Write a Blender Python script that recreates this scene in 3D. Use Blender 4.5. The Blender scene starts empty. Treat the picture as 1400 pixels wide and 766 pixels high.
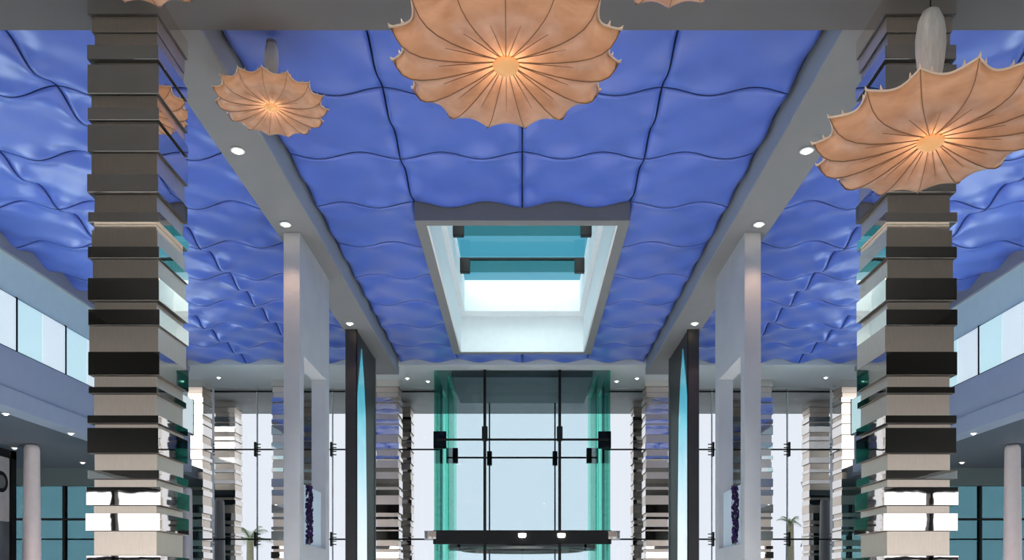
import bpy, bmesh, math, random
from mathutils import Vector, Matrix
random.seed(7)
C = bpy.context.scene.collection
U = 5.5            # ceiling height above the eye (metres)
E = 1.6            # eye height
F = 1100.0         # focal length in pixels of a 1400 px wide frame
VX, VY = 714.0, 806.0
PI = math.pi
def Z(h): return E + h * U

# ------------------------------------------------------------------ materials
MATS = {}
def nodes_of(name):
    m = bpy.data.materials.new(name); m.use_nodes = True
    return m, m.node_tree.nodes, m.node_tree.links
def pbr(name, col, rough=0.5, metal=0.0, spec=0.5, noise=0.0, nscale=6.0, bump=0.0, bscale=40.0, coat=0.0, stretch=None):
    m, n, l = nodes_of(name)
    b = n['Principled BSDF']
    b.inputs['Base Color'].default_value = (*col, 1)
    b.inputs['Roughness'].default_value = rough
    b.inputs['Metallic'].default_value = metal
    b.inputs['Specular IOR Level'].default_value = spec
    b.inputs['Coat Weight'].default_value = coat
    tc = n.new('ShaderNodeTexCoord')
    mp = n.new('ShaderNodeMapping'); l.new(tc.outputs['Object'], mp.inputs['Vector'])
    if stretch: mp.inputs['Scale'].default_value = stretch
    if noise > 0:
        t = n.new('ShaderNodeTexNoise'); t.inputs['Scale'].default_value = nscale; t.inputs['Detail'].default_value = 4
        l.new(mp.outputs[0], t.inputs['Vector'])
        r = n.new('ShaderNodeValToRGB')
        r.color_ramp.elements[0].position = .3; r.color_ramp.elements[1].position = .7
        r.color_ramp.elements[0].color = (*[c * (1 - noise) for c in col], 1)
        r.color_ramp.elements[1].color = (*[min(1, c * (1 + noise)) for c in col], 1)
        l.new(t.outputs['Fac'], r.inputs[0]); l.new(r.outputs[0], b.inputs['Base Color'])
    if bump > 0:
        t2 = n.new('ShaderNodeTexNoise'); t2.inputs['Scale'].default_value = bscale; t2.inputs['Detail'].default_value = 3
        l.new(mp.outputs[0], t2.inputs['Vector'])
        bp = n.new('ShaderNodeBump'); bp.inputs['Strength'].default_value = bump; bp.inputs['Distance'].default_value = .02
        l.new(t2.outputs['Fac'], bp.inputs['Height']); l.new(bp.outputs[0], b.inputs['Normal'])
    MATS[name] = m
    return m
def glow(name, col, strength):
    m, n, l = nodes_of(name)
    b = n['Principled BSDF']
    b.inputs['Base Color'].default_value = (*col, 1)
    b.inputs['Emission Color'].default_value = (*col, 1)
    b.inputs['Emission Strength'].default_value = strength
    MATS[name] = m
    return m
def glass(name, tint, refl=1.0, rough=0.0):
    """thin architectural glass: tinted see-through plus a Fresnel mirror"""
    m, n, l = nodes_of(name)
    n.remove(n['Principled BSDF'])
    out = n['Material Output']
    tr = n.new('ShaderNodeBsdfTransparent'); tr.inputs[0].default_value = (*tint, 1)
    gl = n.new('ShaderNodeBsdfGlossy'); gl.inputs['Roughness'].default_value = rough
    fr = n.new('ShaderNodeFresnel'); fr.inputs['IOR'].default_value = 1.3
    mu = n.new('ShaderNodeMath'); mu.operation = 'MULTIPLY'; mu.inputs[1].default_value = refl
    mx = n.new('ShaderNodeMixShader')
    l.new(fr.outputs[0], mu.inputs[0]); l.new(mu.outputs[0], mx.inputs[0])
    l.new(tr.outputs[0], mx.inputs[1]); l.new(gl.outputs[0], mx.inputs[2]); l.new(mx.outputs[0], out.inputs[0])
    MATS[name] = m
    return m

M_blue = pbr('blue_wave', (.078, .150, .58), rough=.34, spec=.6, noise=.05, nscale=1.2)
M_seam = pbr('seam_dark', (.045, .075, .26), rough=.8)
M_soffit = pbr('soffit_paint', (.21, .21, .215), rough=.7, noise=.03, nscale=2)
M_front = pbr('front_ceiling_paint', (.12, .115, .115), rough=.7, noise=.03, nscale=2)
M_sofside = pbr('soffit_side_pale', (.30, .34, .38), rough=.6)
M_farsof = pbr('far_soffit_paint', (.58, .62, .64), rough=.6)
M_gwall = pbr('gallery_wall_paint', (.68, .88, .84), rough=.6, noise=.02)
M_fascia = pbr('gallery_fascia_paint', (.36, .43, .54), rough=.6, noise=.02)
M_gtrim = pbr('gallery_trim_paint', (.26, .28, .33), rough=.6)
M_gsof = pbr('gallery_soffit_paint', (.12, .15, .185), rough=.6)
M_white = pbr('white_plaster', (.87, .91, .93), rough=.6, noise=.02)
M_frame = pbr('skylight_frame_paint', (.19, .19, .192), rough=.5, noise=.04, nscale=3)
M_floor = pbr('white_marble_floor', (.80, .79, .77), rough=.18, noise=.05, nscale=1.5)
M_back = pbr('dark_back_wall', (.010, .009, .009), rough=.6)
M_black = pbr('black_metal', (.006, .006, .007), rough=.4, spec=.2)
M_blackpanel = pbr('black_lacquer', (.022, .021, .021), rough=.42, noise=.1, nscale=4)
M_chrome = pbr('polished_steel', (.85, .79, .73), rough=.015, metal=1.0, bump=.02, bscale=3)
M_shade_under = pbr('painted_shade_underside', (.03, .028, .027), rough=.5, metal=.0)
M_brush = pbr('brushed_steel', (.82, .69, .575), rough=.36, metal=1.0, noise=.04, nscale=9, bump=.02, bscale=6, stretch=(8, 8, 1))
M_fin = pbr('fin_plaster', (.44, .46, .48), rough=.6, noise=.06, nscale=2.0, bump=.05, bscale=30)
M_postw = pbr('white_post_paint', (.8, .82, .84), rough=.4)
M_cyl = pbr('pink_beige_column', (.86, .76, .74), rough=.55, noise=.03)
M_purple = pbr('purple_petals', (.035, .018, .085), rough=.8, spec=.1, noise=.5, nscale=30)
M_stem = pbr('green_stem', (.06, .13, .05), rough=.6)
M_frost = pbr('frosted_screen', (.55, .66, .74), rough=.4)
M_ground = pbr('pale_paving', (.85, .84, .83), rough=.8, noise=.06, nscale=.5)
M_canopy = pbr('canopy_underside', (.80, .66, .63), rough=.6, noise=.08, nscale=2)
M_dkcan = pbr('vestibule_soffit', (.10, .14, .14), rough=.5)
M_palm = pbr('palm_fronds', (.32, .36, .18), rough=.6, noise=.3, nscale=12)
M_trunk = pbr('palm_trunk', (.42, .36, .24), rough=.8, noise=.3, nscale=20)
M_hedge = pbr('hedge_leaves', (.03, .07, .045), rough=.7, noise=.5, nscale=15)
M_wire = pbr('rib_wire', (.24, .13, .065), rough=.5)
M_rimwire = pbr('rim_piping', (.80, .60, .46), rough=.4)
M_spindle = pbr('spindle_skin', (.56, .53, .50), rough=.4, noise=.12, nscale=14, stretch=(6, 6, .6))
M_hub = glow('hub_resin', (.80, .42, .17), .34)
M_bulb = glow('bulb', (1, .80, .60), 18)
M_bulb_and_glint = glow('small_bulb_and_glint', (1, .93, .85), 5)
M_glassF = glass('facade_glass', (.675, .69, .70), .8)
M_glassV = glass('vestibule_glass', (.765, .81, .825), .9)
M_glassG = glass('green_edge_glass', (.42, .78, .70), .5)
M_glassT = glass('teal_glass', (.33, .50, .53), .4)
M_glassS = glass('skylight_glass', (.88, .94, .95), .1)
M_fing = glass('skylight_fin_glass', (.45, .68, .66), .3)
M_pane = glow('lit_frosted_pane', (.60, .84, .84), .45)
M_pane2 = glow('lit_frosted_pane_pale', (.78, .89, .89), .42)

# pendant skin : translucent resin with fine streaks
def make_skin():
    m, n, l = nodes_of('cocoon_resin')
    n.remove(n['Principled BSDF']); out = n['Material Output']
    tc = n.new('ShaderNodeTexCoord')
    t = n.new('ShaderNodeTexNoise'); t.inputs['Scale'].default_value = 5; t.inputs['Detail'].default_value = 5
    mp = n.new('ShaderNodeMapping'); mp.inputs['Scale'].default_value = (1.5, 1.5, 6)
    l.new(tc.outputs['Object'], mp.inputs[0]); l.new(mp.outputs[0], t.inputs['Vector'])
    r = n.new('ShaderNodeValToRGB')
    r.color_ramp.elements[0].position = .3; r.color_ramp.elements[1].position = .72
    r.color_ramp.elements[0].color = (.56, .34, .22, 1); r.color_ramp.elements[1].color = (.72, .49, .35, 1)
    l.new(t.outputs['Fac'], r.inputs[0])
    tl = n.new('ShaderNodeBsdfTranslucent'); df = n.new('ShaderNodeBsdfDiffuse'); gl = n.new('ShaderNodeBsdfGlossy')
    gl.inputs['Roughness'].default_value = .22
    l.new(r.outputs[0], tl.inputs[0]); l.new(r.outputs[0], df.inputs[0])
    m1 = n.new('ShaderNodeMixShader'); m1.inputs[0].default_value = .5
    l.new(df.outputs[0], m1.inputs[1]); l.new(tl.outputs[0], m1.inputs[2])
    fr = n.new('ShaderNodeFresnel'); fr.inputs[0].default_value = 1.4
    m2 = n.new('ShaderNodeMixShader'); l.new(fr.outputs[0], m2.inputs[0])
    l.new(m1.outputs[0], m2.inputs[1]); l.new(gl.outputs[0], m2.inputs[2]); l.new(m2.outputs[0], out.inputs[0])
    return m
M_skin = make_skin()
# window reflection painted as a glowing sheet: turquoise at its tip, white below
def make_reflection():
    m, n, l = nodes_of('painted_reflection')
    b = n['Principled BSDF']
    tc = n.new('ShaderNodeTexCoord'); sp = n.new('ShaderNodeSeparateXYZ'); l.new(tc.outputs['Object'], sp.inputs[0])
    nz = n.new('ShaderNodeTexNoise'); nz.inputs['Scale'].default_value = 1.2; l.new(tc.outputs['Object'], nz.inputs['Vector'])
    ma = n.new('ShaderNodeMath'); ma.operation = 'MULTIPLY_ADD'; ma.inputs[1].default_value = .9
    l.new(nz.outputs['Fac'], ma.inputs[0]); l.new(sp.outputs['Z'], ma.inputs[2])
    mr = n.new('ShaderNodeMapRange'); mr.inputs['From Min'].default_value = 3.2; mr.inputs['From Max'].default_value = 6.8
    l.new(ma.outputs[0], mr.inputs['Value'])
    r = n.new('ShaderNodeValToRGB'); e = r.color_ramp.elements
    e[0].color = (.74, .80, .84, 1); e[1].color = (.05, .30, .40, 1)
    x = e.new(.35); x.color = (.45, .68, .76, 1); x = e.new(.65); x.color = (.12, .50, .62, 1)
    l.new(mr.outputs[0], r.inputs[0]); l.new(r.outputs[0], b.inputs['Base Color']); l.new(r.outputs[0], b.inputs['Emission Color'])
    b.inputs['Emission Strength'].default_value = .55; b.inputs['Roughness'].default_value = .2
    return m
M_reflection = make_reflection()

# ------------------------------------------------------------------ mesh helpers
class MB:
    def __init__(s): s.bm = bmesh.new()
    def box(s, x0, x1, y0, y1, z0, z1, bev=0.0):
        x0, x1 = min(x0, x1), max(x0, x1); y0, y1 = min(y0, y1), max(y0, y1)
        r = bmesh.ops.create_cube(s.bm, size=1.0, matrix=Matrix.Translation(((x0 + x1) / 2, (y0 + y1) / 2, (z0 + z1) / 2)) @ Matrix.Diagonal((x1 - x0, y1 - y0, z1 - z0, 1)))
        if bev:
            es = list({e for v in r['verts'] for e in v.link_edges})
            bmesh.ops.bevel(s.bm, geom=es, offset=bev, segments=2, affect='EDGES', profile=.5)
        return s
    def cyl(s, p0, p1, r0, r1=None, n=16):
        r1 = r0 if r1 is None else r1
        p0, p1 = Vector(p0), Vector(p1); d = p1 - p0
        rot = d.to_track_quat('Z', 'Y').to_matrix().to_4x4()
        bmesh.ops.create_cone(s.bm, cap_ends=True, segments=n, radius1=r0, radius2=r1, depth=d.length, matrix=Matrix.Translation((p0 + p1) / 2) @ rot)
        return s
    def lathe(s, prof, n=32, c=(0, 0, 0)):
        rings = []
        for r, z in prof:
            if r < 1e-5: rings.append([s.bm.verts.new((c[0], c[1], c[2] + z))])
            else: rings.append([s.bm.verts.new((c[0] + r * math.cos(2 * PI * i / n), c[1] + r * math.sin(2 * PI * i / n), c[2] + z)) for i in range(n)])
        for a, b in zip(rings, rings[1:]):
            for i in range(n):
                j = (i + 1) % n
                if len(a) == 1 and len(b) == 1: continue
                if len(a) == 1: s.bm.faces.new((a[0], b[i], b[j]))
                elif len(b) == 1: s.bm.faces.new((a[i], a[j], b[0]))
                else: s.bm.faces.new((a[i], a[j], b[j], b[i]))
        return s
    def tube(s, pts, r, n=6):
        pts = [Vector(p) for p in pts]; rings = []
        for i, p in enumerate(pts):
            d = (pts[min(i + 1, len(pts) - 1)] - pts[max(i - 1, 0)]).normalized()
            a = d.cross(Vector((0, 0, 1)))
            a = a.normalized() if a.length > 1e-3 else Vector((1, 0, 0))
            b = d.cross(a).normalized()
            rr = r[i] if isinstance(r, (list, tuple)) else r
            rings.append([s.bm.verts.new(p + rr * (math.cos(2 * PI * k / n) * a + math.sin(2 * PI * k / n) * b)) for k in range(n)])
        for A, B in zip(rings, rings[1:]):
            for k in range(n):
                s.bm.faces.new((A[k], A[(k + 1) % n], B[(k + 1) % n], B[k]))
        s.bm.faces.new(rings[0][::-1]); s.bm.faces.new(rings[-1])
        return s
    def prism(s, poly, axis, a, b):
        """poly in the two remaining axes, extruded along axis from a to b"""
        def P(u, v, t): return {'x': (t, u, v), 'y': (u, t, v), 'z': (u, v, t)}[axis]
        A = [s.bm.verts.new(P(u, v, a)) for u, v in poly]; B = [s.bm.verts.new(P(u, v, b)) for u, v in poly]
        s.bm.faces.new(A[::-1]); s.bm.faces.new(B)
        n = len(poly)
        for i in range(n): s.bm.faces.new((A[i], A[(i + 1) % n], B[(i + 1) % n], B[i]))
        return s
    def build(s, name, mat, parent=None, smooth=False, off=(0, 0, 0)):
        bmesh.ops.recalc_face_normals(s.bm, faces=s.bm.faces)
        me = bpy.data.meshes.new(name)
        if off != (0, 0, 0):
            bmesh.ops.translate(s.bm, verts=s.bm.verts, vec=(-off[0], -off[1], -off[2]))
        s.bm.to_mesh(me); s.bm.free()
        for m in (mat if isinstance(mat, (list, tuple)) else [mat]): me.materials.append(m)
        if smooth:
            for p in me.polygons: p.use_smooth = True
        o = bpy.data.objects.new(name, me); C.objects.link(o)
        if parent: o.parent = parent
        return o
def tag(o, label, cat, group=None, kind=None):
    o['label'] = label; o['category'] = cat
    if group: o['group'] = group
    if kind: o['kind'] = kind
    return o
def thing(name, label, cat, loc=(0, 0, 0), group=None, kind='thing'):
    o = bpy.data.objects.new(name, None); o.empty_display_size = .2; C.objects.link(o); o.location = loc
    return tag(o, label, cat, group, kind)
def struct(o, label=None, cat=None):
    o['kind'] = 'structure'
    if label: o['label'] = label
    if cat: o['category'] = cat
    return o
def dup(root, loc, label, group=None, scale=None):
    r = root.copy(); C.objects.link(r); r.location = loc; r['label'] = label
    if group: r['group'] = group
    if scale: r.scale = scale
    for ch in root.children:
        c = ch.copy(); C.objects.link(c); c.parent = r
        for g in ch.children:
            d = g.copy(); C.objects.link(d); d.parent = c
    return r

# ------------------------------------------------------------------ the room shell
YF = 3.95 * U            # plane of the glass facade
YB = -8.0                # back wall
XW = 1.48 * U            # gallery wall
XO = 3.1 * U             # outer side glazing
YBEAM = 1.368 * U        # far edge of the flat front ceiling
HS = Z(.95)              # underside of soffits
HC = Z(1.0)              # wave ceiling
HG = Z(.519)             # gallery soffit
TOP = Z(1.26)

struct(MB().box(-XO - 1, XO + 1, YB - .3, YF + .2, -.2, 0).build('floor', M_floor), 'polished pale marble floor of the lobby', 'floor')
struct(MB().box(-60, 60, YF + .2, 90, -.25, -.05).build('ground', M_ground), 'pale paved forecourt outside the glass front', 'ground')
struct(MB().box(-60, 60, -60, YB - .3, -.25, -.05).build('ground.001', M_ground), 'pale paving behind the lobby', 'ground')

# --- wave ceiling
A_W = .046
PH = .239 * U; Y0 = 1.381 * U
def bay(bm, xs, pw, ux0, skip, amp=A_W):
    gap = .009
    for i in range(len(xs) - 1):
        for k in range(9):
            if skip(i, k): continue
            x0, x1 = xs[i] + gap, xs[i + 1] - gap
            y0, y1 = Y0 + k * PH + gap, Y0 + (k + 1) * PH - gap
            n = 30
            g = []
            for a in range(n + 1):
                row = []
                for b in range(n + 1):
                    x = x0 + (x1 - x0) * a / n; y = y0 + (y1 - y0) * b / n
                    w = math.cos(3 * PI * (x - ux0) / pw) * math.cos(3 * PI * (y - Y0) / PH)
                    u = min(x - x0, x1 - x, y - y0, y1 - y)
                    w *= .22 + .78 * (1 - min(1, u / (.34 * PH))) ** 1.4
                    edge = .014 * max(0, 1 - u / .05) ** 2
                    row.append(bm.verts.new((x, y, HC + amp * w + edge)))
                g.append(row)
            for a in range(n):
                for b in range(n):
                    f = bm.faces.new((g[a][b], g[a][b + 1], g[a + 1][b + 1], g[a + 1][b])); f.smooth = True
            # skirt: gives every tile its thickness at the joints
            edge = [g[a][0] for a in range(n + 1)] + [g[n][b] for b in range(1, n + 1)] + [g[a][n] for a in range(n - 1, -1, -1)] + [g[0][b] for b in range(n - 1, 0, -1)]
            up = [bm.verts.new((v.co.x, v.co.y, HC + .11)) for v in edge]
            for q in range(len(edge)):
                f = bm.faces.new((edge[q], edge[(q + 1) % len(edge)], up[(q + 1) % len(edge)], up[q])); f.material_index = 1
PW = .2814 * U
mb = MB()
bay(mb.bm, [-.537 * U, -PW, 0, PW, .537 * U], PW, 0.0, lambda i, k: i in (1, 2) and 3 <= k <= 7)
PS = .272 * U
for s in (-1, 1):
    xs = sorted([s * (.665 * U + PS * j) for j in range(4)])
    bay(mb.bm, xs, PS, s * .665 * U, lambda i, k: False, .064)
me = bpy.data.meshes.new('ceiling'); mb.bm.to_mesh(me); mb.bm.free()
me.materials.append(M_blue); me.materials.append(M_seam)
ceil = bpy.data.objects.new('ceiling', me); C.objects.link(ceil)
struct(ceil, 'blue wavy tiled ceiling with dark joints in three long bays', 'ceiling')
# dark void over the tiles, with the skylight left open
SX = .2814 * U; SY0 = 2.098 * U; SY1 = 3.293 * U
mb = MB(); zt = HC + .12
mb.box(-XW, -SX, YBEAM, YF, zt, zt + .1); mb.box(SX, XW, YBEAM, YF, zt, zt + .1)
mb.box(-SX, SX, YBEAM, SY0, zt, zt + .1); mb.box(-SX, SX, SY1, YF, zt, zt + .1)
struct(mb.build('trim_1', M_seam), 'dark void over the joints of the blue ceiling', 'ceiling void')

# --- flat front ceiling, long soffits, far soffit
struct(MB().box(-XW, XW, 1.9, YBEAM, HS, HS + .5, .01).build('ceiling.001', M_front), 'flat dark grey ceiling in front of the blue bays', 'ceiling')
struct(MB().box(-XW, XW, YB, 1.9, HS, HS + .5).build('ceiling.004', M_back), 'black ceiling above and behind the camera', 'ceiling')
for i, s in enumerate((-1, 1)):
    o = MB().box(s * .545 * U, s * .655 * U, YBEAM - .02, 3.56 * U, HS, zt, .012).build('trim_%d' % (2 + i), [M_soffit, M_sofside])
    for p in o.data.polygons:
        if abs(p.normal.x) > .9: p.material_index = 1  # side faces get a paler tone than the underside
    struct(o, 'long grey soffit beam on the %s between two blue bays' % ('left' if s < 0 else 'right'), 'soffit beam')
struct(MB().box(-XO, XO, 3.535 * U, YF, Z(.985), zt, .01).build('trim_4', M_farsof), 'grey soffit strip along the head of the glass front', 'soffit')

# --- gallery walls
YGAL = 1.05 * U
for i, s in enumerate((-1, 1)):
    sd = 'left' if s < 0 else 'right'
    struct(MB().box(s * XW, s * (XW + .25), YB, YGAL, 3.9, HS + .5).build('wall_%s_rear' % sd, M_back), 'black %s wall beside and behind the camera' % sd, 'wall')
    w = MB().box(s * XW, s * (XW + .25), YGAL, 3.56 * U, Z(.69), zt).build('wall_%s' % sd, M_gwall)
    struct(w, 'pale teal upper gallery wall on the %s' % sd, 'wall')
    struct(MB().box(s * (XW - .07), s * (XW + .25), YGAL, 3.56 * U, HG, Z(.69), .008).build('wall_%s_fascia' % sd, M_fascia), 'blue-grey fascia below the lit %s gallery windows' % sd, 'fascia')
    struct(MB().box(s * (XW - .10), s * XW, YGAL, 3.56 * U, HG, Z(.575), .008).build('trim_%d' % (5 + i), M_fascia), 'stepped lower band of the %s gallery fascia' % sd, 'trim')
    struct(MB().box(s * (XW - .05), s * (XW + .02), YBEAM, 3.56 * U, Z(.965), HC + .10, .006).build('trim_%d' % (7 + i), M_gtrim), 'grey cornice between the %s gallery wall and blue ceiling' % sd, 'cornice')
    struct(MB().box(s * (XW + .25), s * XO, YB, YF, HG, HG + .3, .01).build('ceiling.00%d' % (2 + i), M_gsof), 'dark grey soffit under the %s gallery' % sd, 'ceiling')
    # outer side glazing under the gallery, and its end bay facing the camera
    r = thing('window_%d' % (1 + i), 'teal glazed screen with dark mullions under the %s gallery' % sd, 'window', kind='structure')
    yg = 3.45 * U
    MB().box(s * (XW + .02), s * XO, yg, yg + .03, 0, HG).build('pane', M_glassT, r)
    MB().box(s * (XW + .02), s * XO, yg - .06, yg + .08, HG - .42, HG, .006).build('header', M_dkcan, r)
    for zz in (2.18, 3.25):
        MB().box(s * (XW + .02), s * XO, yg - .04, yg + .06, zz - .025, zz + .025).build('transom', M_black, r)
    for j in range(11):
        xx = s * (XW + .25 + j * .80)
        MB().box(xx - .03, xx + .03, yg - .05, yg + .07, 0, HG).build('mullion', M_black, r)
    M_clear = MATS.get('clear_glass') or glass('clear_glass', (.96, .98, .98), .5)
    r2 = thing('window_%d' % (3 + i), 'tall side glazing behind the %s gallery columns' % sd, 'window', kind='structure')
    MB().box(s * XO, s * (XO + .03), YB, YF, 0, HG).build('pane', M_clear, r2)
    for j in range(14):
        yy = YB + 1 + j * 2.1
        MB().box(s * (XO - .05), s * (XO + .06), yy - .04, yy + .04, 0, HG).build('mullion', M_black, r2)
    # lit frosted windows of the gallery
    for j in range(-2, 5):
        d0 = 2.3415 + .2515 * j
        y0, y1 = d0 * U + .022, (d0 + .2515) * U - .022
        if j < -2: continue
        ym = y0 + (y1 - y0) * .5
        rw = thing('window_%d' % (10 + (j + 2) * 2 + i), 'lit frosted window pair in the %s gallery wall, %s from the camera' % (sd, ['first', 'second', 'third', 'fourth', 'fifth', 'sixth', 'seventh'][j + 2]), 'window', kind='structure')
        MB().box(s * (XW - .05), s * (XW - .02), y0, ym - .004, Z(.694), Z(.846), .004).build('pane', M_pane if s < 0 else M_pane2, rw)
        MB().box(s * (XW - .05), s * (XW - .02), ym + .004, y1, Z(.694), Z(.846), .004).build('pane', M_pane2 if s < 0 else M_pane, rw)
        MB().box(s * (XW - .02), s * (XW + .01), y0 - .021, y1 + .021, Z(.690), Z(.850)).build('frame', M_black, rw)
        MB().box(s * (XW - .056), s * (XW - .021), y1 + .002, y1 + .042, Z(.690), Z(.850)).build('mullion', M_black, rw)
        MB().box(s * (XW - .054), s * (XW - .021), y0, y1, Z(.686), Z(.693)).build('sill', M_black, rw)

# --- back wall: black above, tall windows below
YBW = YB
mb = MB(); mb.box(-XO, XO, YB - .3, YB, 4.3, HS + .5); mb.box(-XO, -XO + 2, YB - .3, YB, 0, 4.3); mb.box(XO - 2, XO, YB - .3, YB, 0, 4.3)
struct(mb.build('wall_back', M_back), 'black wall behind the camera over tall windows', 'wall')
rb = thing('window_5', 'row of tall clear windows behind the camera', 'window', kind='structure')
for j in range(9):
    xx = -XO + 2 + j * (2 * XO - 4) / 8
    MB().box(xx - .06, xx + .06, YB - .25, YB - .05, 0, 4.3).build('mullion', M_black, rb)
MB().box(-XO + 2, XO - 2, YB - .25, YB - .05, 2.4, 2.5).build('transom', M_black, rb)

# ------------------------------------------------------------------ skylight
sk = thing('skylight', 'long rectangular skylight with pale walls and teal glass in the blue ceiling', 'skylight', kind='structure')
zl = Z(.962); ow = SX; iw = .2535 * U
yi0 = SY0 + .03 * U; yi1 = SY1 - .018 * U
mb = MB()
mb.box(-ow, -iw, SY0, SY1, zl, HC + .12); mb.box(iw, ow, SY0, SY1, zl, HC + .12)
mb.box(-iw, iw, SY0, yi0, zl, HC + .12); mb.box(-iw, iw, yi1, SY1, zl, HC + .12)
mb.build('frame', M_frame, sk)
zledge = Z(1.109); zglass = Z(1.222); uw = .2290 * U; yu1 = 3.205 * U; yu0 = yi0 + .05 * U
mb = MB(); t = .12
mb.box(-iw + .03, -iw - t, yi0 - t, yi1 + t, zl + .02, zledge); mb.box(iw - .03, iw + t, yi0 - t, yi1 + t, zl + .02, zledge)
mb.box(-iw, iw, yi1 - .03, yi1 + t, zl + .02, zledge); mb.box(-iw, iw, yi0 - t, yi0 + .03, zl + .02, zledge)
mb.build('lower_wall', M_white, sk)
mb = MB()
for s in (-1, 1): mb.box(s * uw, s * (iw + t), yu0, yu1, zledge, zglass + .05)
mb.box(-iw - t, iw + t, yu1, yi1 + t, zledge, zglass + .05); mb.box(-iw - t, iw + t, yi0 - t, yu0, zledge, zglass + .05)
mb.build('upper_wall', M_white, sk)
MB().box(-uw - .05, uw + .05, yu0 - .05, yu1 + .05, zglass, zglass + .03).build('pane', M_glassS, sk)
for d in (2.355, 2.66, 2.967):
    y = d * U
    MB().box(-uw, uw, y, y + .04, Z(1.172), zglass).build('beam', M_fing, sk)
    for s in (-1, 1):
        MB().box(s * uw, s * (uw - .20), y - .05, y + .07, Z(1.168), zglass - .005, .008).build('bracket', M_black, sk)
    MB().box(-uw, uw, y - .03, y + .06, zglass - .035, zglass, .004).build('glazing_bar', M_black, sk)

# ------------------------------------------------------------------ mirror-block columns
DC = 1.285 * U; KZ = DC / F
BLK = [(-8,19,'P'),(19,41,'B'),(41,61,'N'),(61,81,'P'),(81,88,'N'),(88,128,'P'),(128,147,'B'),(147,164,'P'),(164,170,'B'),(170,207,'P'),(207,238,'B'),(238,263,'P'),(263,290,'N'),(290,304,'P'),(304,313,'N'),(313,337,'B'),(337,353,'P'),(353,380,'B'),(380,411,'P'),(411,423,'N'),(423,445,'P'),(445,481,'W'),(481,513,'P'),(513,529,'N'),(529,538,'Q'),(538,568,'N'),(568,579,'P'),(579,585,'N'),(585,620,'P'),(620,643,'N'),(643,655,'P'),(655,666,'N'),(666,691,'X'),(691,702,'N'),(702,726,'X'),(726,760,'N'),(760,782,'X'),(782,800,'N'),(800,830,'P'),(830,850,'N'),(850,868,'X'),(868,890,'N'),(890,925,'P'),(925,945,'N'),(945,970,'X'),(970,990,'N'),(990,1020,'P'),(1020,1049,'B')]
def make_column(label):
    root = thing('mirror_column', label, 'column', (0, 0, 0), 'stacked mirror block columns')
    for a, b, t in BLK:
        z1, z0 = E + (VY - a) * KZ, E + (VY - b) * KZ
        z0 = max(z0, 0.0)
        h = {'P': .313, 'X': .326, 'Q': .300, 'W': .304, 'B': .290, 'N': .276}[t]
        dx = random.uniform(-.006, .006)
        pol = t in 'PXQ'
        fy = 0.0 if pol else {'W': .02, 'B': .03, 'N': .045}[t]
        o = MB().box(-h + dx, h + dx, -.31 + fy, .31 - fy * .5, z0 + .001, z1 - .001, .0012).build('polished_block' if pol else 'brushed_block', [M_chrome if pol else M_brush, M_shade_under], root)
        if b != 304:
            for p in o.data.polygons:
                if abs(p.normal.z) > .9: p.material_index = 1  # block undersides and tops darkened in colour, standing in for shade
    return root
XC = 3.505
col0 = make_column('stacked mirror block column at the front left, under the cut-off pendant')
col0.location = (-XC, DC + .31, 0)
dup(col0, (XC, DC + .31, 0), 'stacked mirror block column at the front right, behind the large tilted pendant')
sc = (1, 1, (Z(.985) - .004) / (E + (VY + 8) * KZ))
rows = [(.635, 'inner', 'beside the tall black panel'), (1.12, 'middle', 'behind the white niche panel'), (1.555, 'outer', 'beside the slim white post')]
for s in (-1, 1):
    sd = 'left' if s < 0 else 'right'
    for xh, rn, where in rows:
        dup(col0, (s * xh * U, 3.775 * U + .31, 0), 'far %s mirror block column just inside the glass front, %s' % (sd, where), scale=sc)
        dup(col0, (s * xh * U, 4.2 * U + .31, 0), 'far %s mirror block column outside the glass, beyond the %s row' % (sd, rn), scale=sc)

# ------------------------------------------------------------------ pendants
R = .55; NT = 15; SUB = 12
def rim_r(th):
    t = (th / (2 * PI) * NT) % 1.0
    return R * (1 - .115 * math.sin(PI * t) ** .9)
def sag(th):
    t = (th / (2 * PI) * NT) % 1.0
    return math.sin(PI * t) ** 1.0
LOW = [(.10, .020), (.18, .0), (.30, -.028), (.45, -.055), (.60, -.075), (.74, -.078), (.84, -.060), (.915, -.022), (.962, .026), (1.0, .085)]
UPP = [(1.0, .085), (.94, .098), (.84, .112), (.70, .125), (.52, .160), (.34, .185), (.18, .20), (.08, .21)]
def surf(fr, z, th):
    rr = fr * (R + (rim_r(th) - R) * fr ** 2.5)
    zz = z * R + .035 * R * sag(th) * math.sin(PI * min(1, fr)) * (1 if z < .085 else -1)
    if fr > .9: zz += .030 * R * (1 - sag(th)) * (fr - .9) / .1
    return Vector((rr * math.cos(th), rr * math.sin(th), zz))
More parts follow.
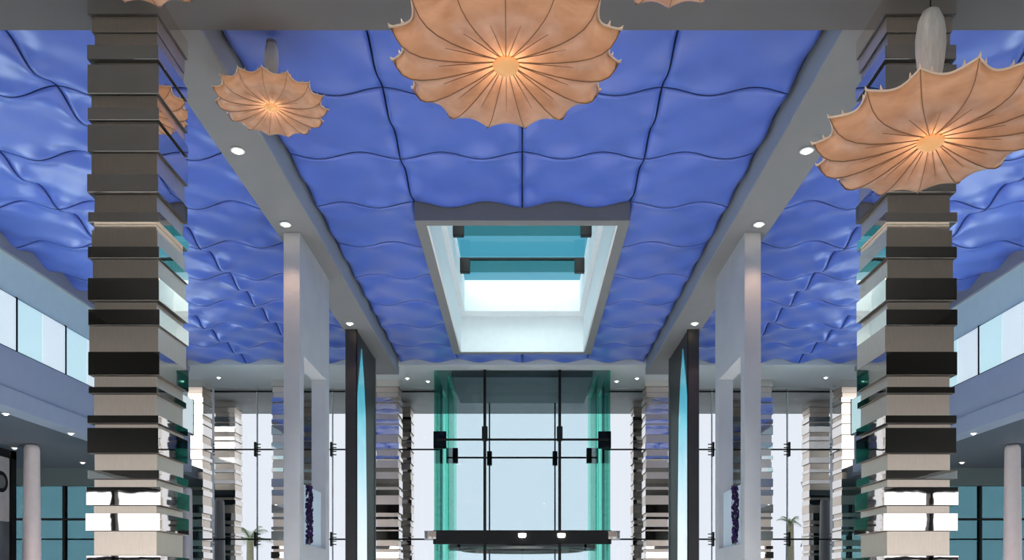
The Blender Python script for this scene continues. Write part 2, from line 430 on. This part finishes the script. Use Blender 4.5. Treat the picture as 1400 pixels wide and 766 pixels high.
def make_pendant(label):
    root = thing('pendant_lamp', label, 'lamp', (0, 0, 0), 'cocoon pendant lamps')
    n = NT * SUB
    mb = MB(); bm = mb.bm
    prof = LOW + UPP[1:]
    rings = [[bm.verts.new(surf(fr, z, 2 * PI * i / n)) for i in range(n)] for fr, z in prof]
    for a, b in zip(rings, rings[1:]):
        for i in range(n): bm.faces.new((a[i], a[(i + 1) % n], b[(i + 1) % n], b[i]))
    o = mb.build('lamp_shade', M_skin, root, smooth=True)
    # ribs
    for k in range(NT):
        th = 2 * PI * k / NT
        MB().tube([surf(fr, z - .004, th) for fr, z in LOW], .0024, 6).build('rib', M_wire, root, smooth=True)
        th2 = th + PI / NT
        MB().tube([surf(fr, z - .003, th2) for fr, z in LOW[:5]], [.0024, .0022, .002, .0015, .0008], 5).build('short_rib', M_wire, root, smooth=True)
    # rim piping with hooked tips
    pts = [surf(1.0, .085, 2 * PI * i / n) for i in range(n)]
    mb = MB(); mb.tube(pts + [pts[0]], .0052, 6)
    for k in range(NT):
        p = surf(1.0, .085, 2 * PI * k / NT)
        for da in (-.085, .085):
            p2 = surf(.985, .092, 2 * PI * k / NT + da); d2 = Vector((p2.x, p2.y, 0)).normalized()
            mb.tube([p2 - d2 * .012, p2 + d2 * .004 + Vector((0, 0, .010)), p2 + d2 * .008 + Vector((0, 0, .026))], [.010, .006, .001], 6); d = Vector((p.x, p.y, 0)).normalized()
        mb.tube([p - d * .012, p + d * .006 + Vector((0, 0, .004)), p + d * .012 + Vector((0, 0, .016))], [.008, .006, .001], 6)
    mb.build('rim_piping', M_rimwire, root, smooth=True)
    MB().lathe([(0, -.034), (.016, -.036), (.022, -.030), (.042, -.024), (.058, -.010), (.064, .006), (.058, .016), (0, .018)], 24).build('hub', M_hub, root, smooth=True)
    MB().lathe([(.0, .10), (.026, .105), (.028, .16), (.036, .23), (.049, .31), (.062, .39), (.069, .46), (.069, .53), (.059, .60), (.040, .645), (.016, .662), (0, .664)], 20).build('spindle', M_spindle, root, smooth=True)
    return root
def light_in(root, power):
    ld = bpy.data.lights.new('pendant_bulb', 'POINT'); ld.energy = power; ld.color = (1, .74, .50); ld.shadow_soft_size = .1
    lo = bpy.data.objects.new('pendant_bulb', ld); C.objects.link(lo); lo.parent = root; lo.location = (0, 0, .068)
def cable(root, ztop):
    L = ztop - root.location.z
    if L > .68: MB().cyl((0, 0, .655), (0, 0, L), .003, n=8).build('cable', M_black, root)
    MB().lathe([(0, L - .03), (.05, L - .028), (.05, L), (0, L)], 20).build('ceiling_rose', M_soffit, root)
PEND = [((-.077, 3.83, 4.09), 'large glowing cocoon pendant with scalloped rim, top centre, in front of the skylight', HS, .12),
        ((2.02, 3.98, 3.81), 'large glowing cocoon pendant in front of the right mirror column', HS, .40),
        ((-2.50, 8.02, 6.40), 'smallest cocoon pendant, hanging farther back against the left grey soffit beam', HC - .04, .25),
        ((-2.32, 4.65, 5.34), 'cocoon pendant cut off at the top above the left mirror column', HS, .10 + PI / NT),
        ((.90, 4.50, 5.22), 'cocoon pendant cut off at the top right of the central pendant', HS, .3)]
p0 = make_pendant(PEND[0][1])
proots = [p0]
for loc, lab, zt_, rz in PEND[1:]: proots.append(dup(p0, loc, lab))
for r, (loc, lab, zt_, rz) in zip(proots, PEND):
    r.location = loc; r.rotation_euler = (0, 0, rz)
    cable(r, zt_); light_in(r, 6.5)

# ------------------------------------------------------------------ niche panels, flower strands, black panels
for i, s in enumerate((-1, 1)):
    sd = 'left' if s < 0 else 'right'
    y0, y1 = 2.141 * U, 2.467 * U; hy0, hy1 = 2.180 * U, 2.425 * U; hz0, hz1 = Z(.122), Z(.632)
    xa, xb = s * .592 * U, s * .635 * U
    root = thing('niche_panel', 'tall pale plaster panel with a through niche holding purple flowers, %s side' % sd, 'partition', ((xa + xb) / 2, (y0 + y1) / 2, 0), 'pale niche panels')
    off = tuple(root.location)
    mb = MB(); top = HS - .004
    mb.box(xa, xb, y0, hy0, 0, top); mb.box(xa, xb, hy1, y1, 0, top); mb.box(xa, xb, hy0, hy1, hz1, top); mb.box(xa, xb, hy0, hy1, 0, hz0)
    bmesh.ops.remove_doubles(mb.bm, verts=mb.bm.verts, dist=1e-5)
    mb.build('panel_body', M_fin, root, off=off)
    MB().box(s * .600 * U, s * .604 * U, hy0, hy1 - .14, hz0, Z(.288), .004).build('frosted_screen', M_frost, root, off=off)
    yc = 2.200 * U; xc = s * .582 * U
    fl = thing('flower_strand', 'upright strand of dark purple blossoms in the %s pale niche' % sd, 'flowers', (xc, yc, hz0), 'purple flower strands')
    MB().tube([(0, 0, 0), (.004, 0, .45), (-.004, .004, .86)], .012, 8).build('stem', M_stem, fl, smooth=True)
    mb = MB()
    for q in range(150):
        zz = .03 + .85 * q / 150 + random.uniform(-.01, .01)
        a = random.uniform(0, 2 * PI); rr = random.uniform(.02, .055)
        c = Vector((rr * math.cos(a) * .8, rr * math.sin(a), zz))
        for pz in range(5):
            ang = 2 * PI * pz / 5 + a
            n_ = Vector((math.cos(a), math.sin(a), random.uniform(-.2, .4))).normalized()
            u = n_.orthogonal().normalized(); v = n_.cross(u)
            tip = c + .034 * (u * math.cos(ang) + v * math.sin(ang)) + n_ * .008
            w = .014 * (-u * math.sin(ang) + v * math.cos(ang)); mid = c + .018 * (u * math.cos(ang) + v * math.sin(ang)) + n_ * .014
            vs = [mb.bm.verts.new(p) for p in (c, mid + w, tip, mid - w, mid - n_ * .008)]
            mb.bm.faces.new((vs[0], vs[1], vs[2], vs[3])); mb.bm.faces.new((vs[0], vs[3], vs[4])); mb.bm.faces.new((vs[0], vs[4], vs[1]))
            mb.bm.faces.new((vs[1], vs[4], vs[2])); mb.bm.faces.new((vs[4], vs[3], vs[2]))
    b = mb.build('blossoms', M_purple, fl); b['kind'] = 'stuff'
    # tall black panel, its window reflection painted on as a glowing sheet
    y0, y1 = 2.936 * U, 3.316 * U; xa, xb = s * .606 * U, s * .646 * U
    ar = thing('black_panel', 'tall black panel with a pointed turquoise to white painted reflection, %s side' % sd, 'art panel', ((xa + xb) / 2, (y0 + y1) / 2, 0), 'tall black panels')  # no artwork here, the sheet is a painted window reflection
    off = tuple(ar.location)
    MB().box(xa, xb, y0, y1, 0, top, .01).build('panel_body', M_blackpanel, ar, off=off)
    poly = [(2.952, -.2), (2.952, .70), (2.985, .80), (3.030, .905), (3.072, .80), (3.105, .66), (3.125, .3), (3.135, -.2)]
    MB().prism([(y * U, Z(h)) for y, h in poly], 'x', xa - s * .012, xa + s * .004).build('reflection_sheet', M_reflection, ar, off=off)
    MB().box(xa - s * .02, xa + s * .002, y0, y0 + .02, 0, top, .003).build('edge_trim', M_black, ar, off=off)
    MB().box(xa - s * .02, xa + s * .002, y1 - .02, y1, 0, top, .003).build('edge_trim', M_soffit, ar, off=off)

# ------------------------------------------------------------------ tapered round columns
UPL = []
def round_col(x, y, top, r0, r1, label):
    o = MB().lathe([(0, 0), (r0 * 1.25, 0), (r0 * 1.22, .3), (r0, 2.0), (r1, top - .10), (r1 * .93, top - .05), (r1 * .72, top - .012), (0, top)], 32).build('tapered_column', M_cyl, None, smooth=True)
    o.location = (x, y, 0)
    tag(o, label, 'column', 'pink-beige tapered columns', 'thing'); return o
for s in (-1, 1):
    sd = 'left' if s < 0 else 'right'
    round_col(s * 1.755 * U, 2.88 * U, HG - .003, .165, .138, 'smooth pink-beige tapered column under the %s gallery soffit' % sd)
    round_col(s * 1.536 * U, 4.08 * U, Z(.457), .165, .135, 'pink-beige tapered column outside the glass at the far %s' % sd)
round_col(-1.50 * U, 3.60 * U, Z(.455), .14, .12, 'pink-beige tapered column half hidden by the front left mirror column')

for s in (-1, 1):
    c = Vector((s * 1.755 * U, 2.88 * U, 0))
    UPL.append((c + Vector((-s * .75, -.9, .08)), c + Vector((0, 0, 2.1))))
# framed picture under the left gallery
pr = thing('framed_picture', 'tall black framed grey picture with a dark disc at the far left edge', 'picture', (-1.865 * U, 2.74 * U, 2.0))
def loc(x, y, z): return (x, y, z)
hy = .215 * U; zt2 = Z(.505) - 2.0
mb = MB()
mb.box(-.04, .04, hy - .16, hy, -1.2, zt2); mb.box(-.04, .04, -hy, -hy + .16, -1.2, zt2); mb.box(-.04, .04, -hy, hy, zt2 - .16, zt2); mb.box(-.04, .04, -hy, hy, -1.2, -1.04)
mb.build('frame', M_black, pr)
MB().box(-.03, .0, -hy + .15, hy - .15, .95, zt2 - .15).build('print', pbr('print_grey', (.55, .56, .60), .4, noise=.15, nscale=3), pr)
MB().box(-.03, .0, -hy + .15, hy - .15, -1.05, .94).build('print', pbr('print_dark', (.10, .12, .15), .4, noise=.3, nscale=3), pr)
MB().cyl((.0, hy - .42, 1.72), (.006, hy - .42, 1.72), .21, n=32).build('disc', M_black, pr)
MB().cyl((.004, hy - .42, 1.72), (.009, hy - .42, 1.72), .13, n=32).build('disc_centre', pbr('print_mid', (.16, .17, .19), .4), pr)
for sy in (-1, 1):
    MB().box(-.03, .03, sy * (hy - .1) - .03, sy * (hy - .1) + .03, -2.0, -1.2).build('leg', M_black, pr)

# ------------------------------------------------------------------ glass facade
fa = thing('window_6', 'full height glass front of the lobby with dark tie rods', 'window', kind='structure')
YG = YF - .02; zfac = Z(.985) - .002
vx = .402 * U
for s in (-1, 1):
    MB().box(s * vx, s * XO, YG, YG + .02, 0, zfac).build('pane', M_glassF, fa)
    MB().box(s * vx, s * XO, YG - .03, YG + .05, zfac - .10, zfac - .06).build('head_frame', M_black, fa)
    for h in (.682, .244):
        MB().cyl((s * vx, YG - .12, Z(h)), (s * XO, YG - .12, Z(h)), .022, n=10).build('tie_rod', M_black, fa)
    for xo in (.93, 1.30, 1.525, 1.95):
        if xo in (1.525,):
            MB().box(s * (xo - .018) * U, s * (xo + .018) * U, YG - .25, YG - .03, 0, zfac, .01).build('white_fin', M_postw, fa)
        else:
            MB().box(s * xo * U - .012, s * xo * U + .012, YG - .03, YG + .04, 0, zfac).build('mullion', M_farsof, fa)
        for h in (.682, .244):
            mb = MB(); xx = s * xo * U
            mb.box(xx - .025, xx + .025, YG - .2, YG - .04, Z(h) - .19, Z(h) + .19, .006)
            for q in (-.14, -.05, .05, .14): mb.box(xx, xx + s * -.13, YG - .14, YG - .10, Z(h) + q - .012, Z(h) + q + .012)
            mb.build('spider_clamp', M_black, fa)
# ------------------------------------------------------------------ entrance vestibule
ve = thing('door_1', 'green edged glass entrance box with black header at the hall end', 'entrance', kind='structure')
ya, yb = 3.616 * U, 4.13 * U
zv = Z(.985) - .002
for s in (-1, 1):
    MB().box(s * .388 * U, s * .396 * U, ya, yb, 0, zv).build('side_pane', M_glassG, ve)
    MB().box(s * .337 * U, s * .345 * U, ya + .5, yb, 0, zv).build('side_pane', M_glassG, ve)
    MB().box(s * .345 * U, s * .388 * U, yb - .3, yb - .28, 0, zv).build('return_pane', M_glassG, ve)
    MB().box(s * .392 * U, s * .402 * U, YF - .2, YF + .1, 0, zv).build('corner_post', M_blackpanel, ve)
    for yy, xx, h in ((ya + .12, .372, .675), (yb - .45, .352, .672)):
        MB().box(s * (xx - .028) * U, s * (xx + .030) * U, yy, yy + .12, Z(h) - .20, Z(h) + .22, .01).build('patch_clamp', M_black, ve)
    mb = MB(); mx = s * .168 * U
    mb.box(mx - .035, mx + .035, ya - .06, ya + .05, 0, zv)
    mb.build('mullion', M_black, ve)
    MB().box(mx - .02, mx + .02, yb - .04, yb + .04, 0, zv).build('rear_mullion', M_black, ve)
    MB().box(mx - .07, mx + .07, ya - .10, ya + .06, Z(.67) - .02, Z(.67) + .33, .012).build('mullion_clamp', M_black, ve)
    MB().box(mx - .07, mx + .07, yb - .06, yb + .06, Z(.69) - .30, Z(.69) + .1, .012).build('mullion_clamp', M_black, ve)
MB().box(-.388 * U, .388 * U, ya, ya + .02, 0, zv).build('front_pane', M_glassV, ve)
MB().box(-.337 * U, .337 * U, yb, yb + .02, 0, zv).build('rear_pane', M_glassV, ve)
MB().cyl((-.388 * U, ya - .03, Z(.672)), (.388 * U, ya - .03, Z(.672)), .028, n=10).build('tie_rod', M_black, ve)
MB().cyl((-.337 * U, yb - .03, Z(.675)), (.337 * U, yb - .03, Z(.675)), .026, n=10).build('tie_rod', M_black, ve)
MB().box(-.318 * U, .318 * U, ya + .05, yb, Z(.955), zv, .01).build('dropped_soffit', M_dkcan, ve)
# curved header ring of the door drum
def ring(r_out, r_in, z0, z1, cy, n=72):
    mb = MB(); bm = mb.bm; q = []
    for i in range(n):
        a = 2 * PI * i / n
        q.append([bm.verts.new((r * math.cos(a), cy + r * math.sin(a), z)) for r, z in ((r_out, z0), (r_out, z1), (r_in, z1), (r_in, z0))])
    for i in range(n):
        A, B = q[i], q[(i + 1) % n]
        for k in range(4): bm.faces.new((A[k], A[(k + 1) % 4], B[(k + 1) % 4], B[k]))
    return mb
cyr = 3.616 * U + .355 * U
ring(.36 * U, .31 * U, Z(.196), Z(.264), cyr).build('header_ring', M_black, ve)
ring(.30 * U, .29 * U, Z(.186), Z(.204), cyr).build('track_ring', M_brush, ve)
MB().box(-.40 * U, .40 * U, ya - .05, ya + .10, Z(.203), Z(.265), .01).build('header', M_black, ve)
for s in (-1, 1):
    MB().box(s * .385 * U, s * .44 * U, ya - .06, ya + .12, Z(.225), Z(.262), .01).build('end_clamp', M_chrome, ve)
for xx in (.0, .175):
    MB().lathe([(0, -.05), (.07, -.05), (.095, -.02), (.095, .05), (.0, .06)], 20, (xx * U, ya - .12, Z(.24))).build('header_glint', M_bulb_and_glint, ve, smooth=True)  # reflections on the header put in as glowing shapes, no real lamps

# ------------------------------------------------------------------ outside: canopy, hedge, palms
struct(MB().box(-XO, XO, YF + .05, 4.52 * U, Z(.985), zt, .02).build('roof', M_canopy), 'brownish canopy underside outside the glass front', 'canopy')
def palm(x, y, h, label, nf, fl_, lean=0.):
    root = thing('palm_tree', label, 'tree', (x, y, -.05), 'palms outside the glass')
    MB().tube([(lean * t * t, 0, h * t) for t in [k / 8 for k in range(9)]], [.2 - .06 * k / 8 for k in range(9)], 10).build('trunk', M_trunk, root, smooth=True)
    mb = MB()
    for k in range(nf):
        a = 2 * PI * k / nf + random.uniform(-.2, .2); el = random.uniform(.3, 1.25)
        prev = None
        ax = Vector((lean, 0, h)); L = fl_ * random.uniform(.8, 1.1)
        pts = []
        for q in range(9):
            t = q / 8; rr = L * t * math.cos(el) ; zz = L * (t * math.sin(el) - .55 * t * t)
            pts.append(ax + Vector((rr * math.cos(a), rr * math.sin(a), zz)))
        mb.tube(pts, [.03 - .003 * q for q in range(9)], 5)
        side = Vector((-math.sin(a), math.cos(a), 0))
        for q in range(1, 9):
            for sg in (-1, 1):
                for m_ in (0, .5):
                    p = pts[q - 1].lerp(pts[q], m_); ln = .5 * math.sin(PI * min(.95, (q - .5 + m_) / 9)) * fl_ / 1.5
                    tip = p + side * sg * ln + (pts[q] - pts[q - 1]) * .9 - Vector((0, 0, ln * .35))
                    d = (pts[q] - pts[q - 1]) * .22
                    vs = [mb.bm.verts.new(v) for v in (p, p + d, tip)]; mb.bm.faces.new(vs)
    mb.build('fronds', M_palm, root)
palm(-372 / F * 34, 34, 3.7, 'palm with thin spiky fronds seen through the far left glass', 11, 1.5)
palm(366 / F * 30, 30, 4.1, 'palm with a thick pale trunk seen through the far right glass', 9, .75)
def hedge(x0, x1, y0, y1, h, label):
    root = thing('hedge', label, 'hedge', ((x0 + x1) / 2, (y0 + y1) / 2, -.05), 'dark hedges outside')
    mb = MB()
    hx, hyy = abs(x1 - x0) / 2, (y1 - y0) / 2
    for q in range(2600):
        f = random.random(); zz = random.uniform(0, h) if f < .8 else h
        px = random.uniform(-hx, hx); py = random.uniform(-hyy, hyy)
        if f < .8 and random.random() < .75: py = -hyy + random.uniform(0, .1)
        c = Vector((px, py, zz + random.uniform(-.1, .1))); u = Vector((random.gauss(0, 1), random.gauss(0, 1), random.gauss(0, 1))).normalized(); v = u.orthogonal().normalized()
        w = .13
        vs = [mb.bm.verts.new(p) for p in (c - u * w, c + v * w * .5, c + u * w, c - v * w * .5)]; mb.bm.faces.new(vs)
    mb.build('foliage', M_hedge, root)['kind'] = 'stuff'
    MB().box(-hx + .1, hx - .1, -hyy + .1, hyy - .1, 0, h - .08, .05).build('inner_growth', M_hedge, root)
for s in (-1, 1):
    hedge(s * 1.72 * U, s * 2.0 * U, 4.75 * U, 4.95 * U, 5.2, 'tall dark hedge beyond the far %s outer column' % ('left' if s < 0 else 'right'))

# ------------------------------------------------------------------ downlights and added fill spots
def make_down(label, r, bulb):
    root = thing('downlight', label, 'downlight', (0, 0, 0))
    MB().lathe([(r * .62, 0), (r, -.004), (r, -.012), (r * .9, -.018), (r * .66, -.014), (r * .62, 0)], 24).build('trim_ring', M_farsof, root, smooth=True)
    MB().lathe([(0, -.040), (r * .3, -.036), (r * .5, -.022), (r * .56, -.004), (0, -.003)], 16).build('bulb', bulb, root, smooth=True)
    return root
def spot(p, tgt, e, size=1.2, col=(1, .78, .58), blend=.6):
    ld = bpy.data.lights.new('spot_beam', 'SPOT'); ld.energy = e; ld.color = col; ld.spot_size = size; ld.spot_blend = blend; ld.shadow_soft_size = .05
    o = bpy.data.objects.new('spot_beam', ld); C.objects.link(o); o.location = p
    o.rotation_euler = (Vector(tgt) - Vector(p)).to_track_quat('-Z', 'Y').to_euler(); return o
dproto = None
for s in (-1, 1):
    sd = 'left' if s < 0 else 'right'
    for d, where in ((1.739, 'nearest to the mirror column'), (2.09, 'above the pale niche panel'), (2.87, 'above the tall black panel')):
        lab = 'lit downlight in the %s grey soffit, %s' % (sd, where)
        loc_ = (s * .615 * U, d * U, HS)
        if dproto is None: dproto = make_down(lab, .085, M_bulb); dproto.location = loc_; dproto['group'] = 'bright soffit downlights'; o = dproto
        else: o = dup(dproto, loc_, lab, 'bright soffit downlights')
        spot((loc_[0], loc_[1], HS - .06), (loc_[0], loc_[1] - .6, 0), 55, 1.3, (1, .62, .42))
sp = None
small = []
for s in (-1, 1):
    sd = 'left' if s < 0 else 'right'
    for (px, py) in ((8, 565), (97, 592), (20, 612), (113, 632), (65, 641)):
        ox, oy = px - VX, VY - py
        d = .519 * U * F / oy
        small.append((s * abs(ox) * d / F, d, HG, 'small lit downlight in the dark soffit under the %s gallery' % sd, 'downlights under the %s gallery' % sd))
    for (px, py) in ((299, 516), (557, 517), (585, 521)):
        ox, oy = px - VX, VY - py
        d = min(.985 * U * F / oy, YF - .3)
        small.append((s * abs(ox) * d / F, d, Z(.985), 'small lit downlight in the grey soffit strip by the glass, %s half' % sd, 'downlights in the far %s soffit' % sd))
for x, y, z, lab, g in small:
    if sp is None: sp = make_down(lab, .07, M_bulb_and_glint); sp.location = (x, y, z); sp['group'] = g
    else: dup(sp, (x, y, z), lab, g)

for a, b in UPL: spot(a, b, 110, 1.0, (1, .72, .55))  # uplight spots added to brighten the tapered columns, no fixture modelled
# added unseen fill spots along the gallery ledges, brightening the side bays
for s in (-1, 1):
    for d in (1.6, 2.05, 2.5, 2.95, 3.4):
        spot((s * (XW - .35), d * U, Z(.66)), (s * 1.02 * U, (d - .12) * U, HC), 58, 2.3, (.78, .96, 1), 1.0).data.shadow_soft_size = .45
# added fill spots without fixtures under ceiling and soffits, bounced off the white floor
for x in (-4.5, 0, 4.5):
    for y in (-5, -1, 3):
        spot((x, y, HS - .05), (x, y, 0), 300, 1.7, (1, .95, .88), 1.0)
for x in (-2.4, 0, 2.4):
    spot((x * .45, YBEAM - .2, HS - .05), (x * .6, 10.5, 0), 800, 1.1, (1, .95, .9), .8)
for s in (-1, 1):
    for d, tx in ((1.95, 1.2), (2.62, 1.0), (3.42, .8)):
        spot((s * .60 * U, d * U, HS - .05), (s * tx, d * U, 0), 800, 1.0, (1, .95, .9), .8)
    for d in (1.7, 2.3, 2.9):
        spot((s * 1.62 * U, d * U, HG - .05), (s * .95 * U, d * U, 0), 1300, 1.2, (.9, .97, 1), .8)

# ------------------------------------------------------------------ daylight
w = bpy.data.worlds.new('sky'); bpy.context.scene.world = w; w.use_nodes = True
n, l = w.node_tree.nodes, w.node_tree.links
bg = n['Background']
tc = n.new('ShaderNodeTexCoord'); sx = n.new('ShaderNodeSeparateXYZ'); l.new(tc.outputs['Generated'], sx.inputs[0])
rp = n.new('ShaderNodeValToRGB'); e = rp.color_ramp.elements
e[0].position = 0; e[0].color = (.92, .93, 1, 1)
e[1].position = .95; e[1].color = (.045, .20, .29, 1)
q = e.new(.22); q.color = (.90, .92, .97, 1); q = e.new(.36); q.color = (.045, .20, .28, 1)
l.new(sx.outputs['Z'], rp.inputs[0]); l.new(rp.outputs[0], bg.inputs[0]); bg.inputs[1].default_value = 1.6
sl = bpy.data.lights.new('sun', 'SUN'); sl.energy = 4.2; sl.angle = 1.3; sl.color = (1, .96, .9)
so = bpy.data.objects.new('sun', sl); C.objects.link(so)
so.rotation_euler = Vector((.10, 1.05, -1)).to_track_quat('-Z', 'Y').to_euler()

# ------------------------------------------------------------------ camera
cam = bpy.data.cameras.new('camera'); cam.sensor_width = 36; cam.lens = 36 * F / 1400
cam.shift_x = -(VX - 700) / 1400; cam.shift_y = (VY - 383) / 1400
co = bpy.data.objects.new('camera', cam); C.objects.link(co); co.location = (0, 0, E); co.rotation_euler = (PI / 2, 0, 0)
bpy.context.scene.camera = co
S = bpy.context.scene
S.view_settings.view_transform = 'Standard'; S.view_settings.look = 'None'; S.view_settings.gamma = 1; S.view_settings.exposure = 0.3
S.view_settings.use_curve_mapping = False
S.cycles.max_bounces = 10; S.cycles.diffuse_bounces = 5; S.cycles.glossy_bounces = 6; S.cycles.transparent_max_bounces = 24
S.cycles.sample_clamp_indirect = 6
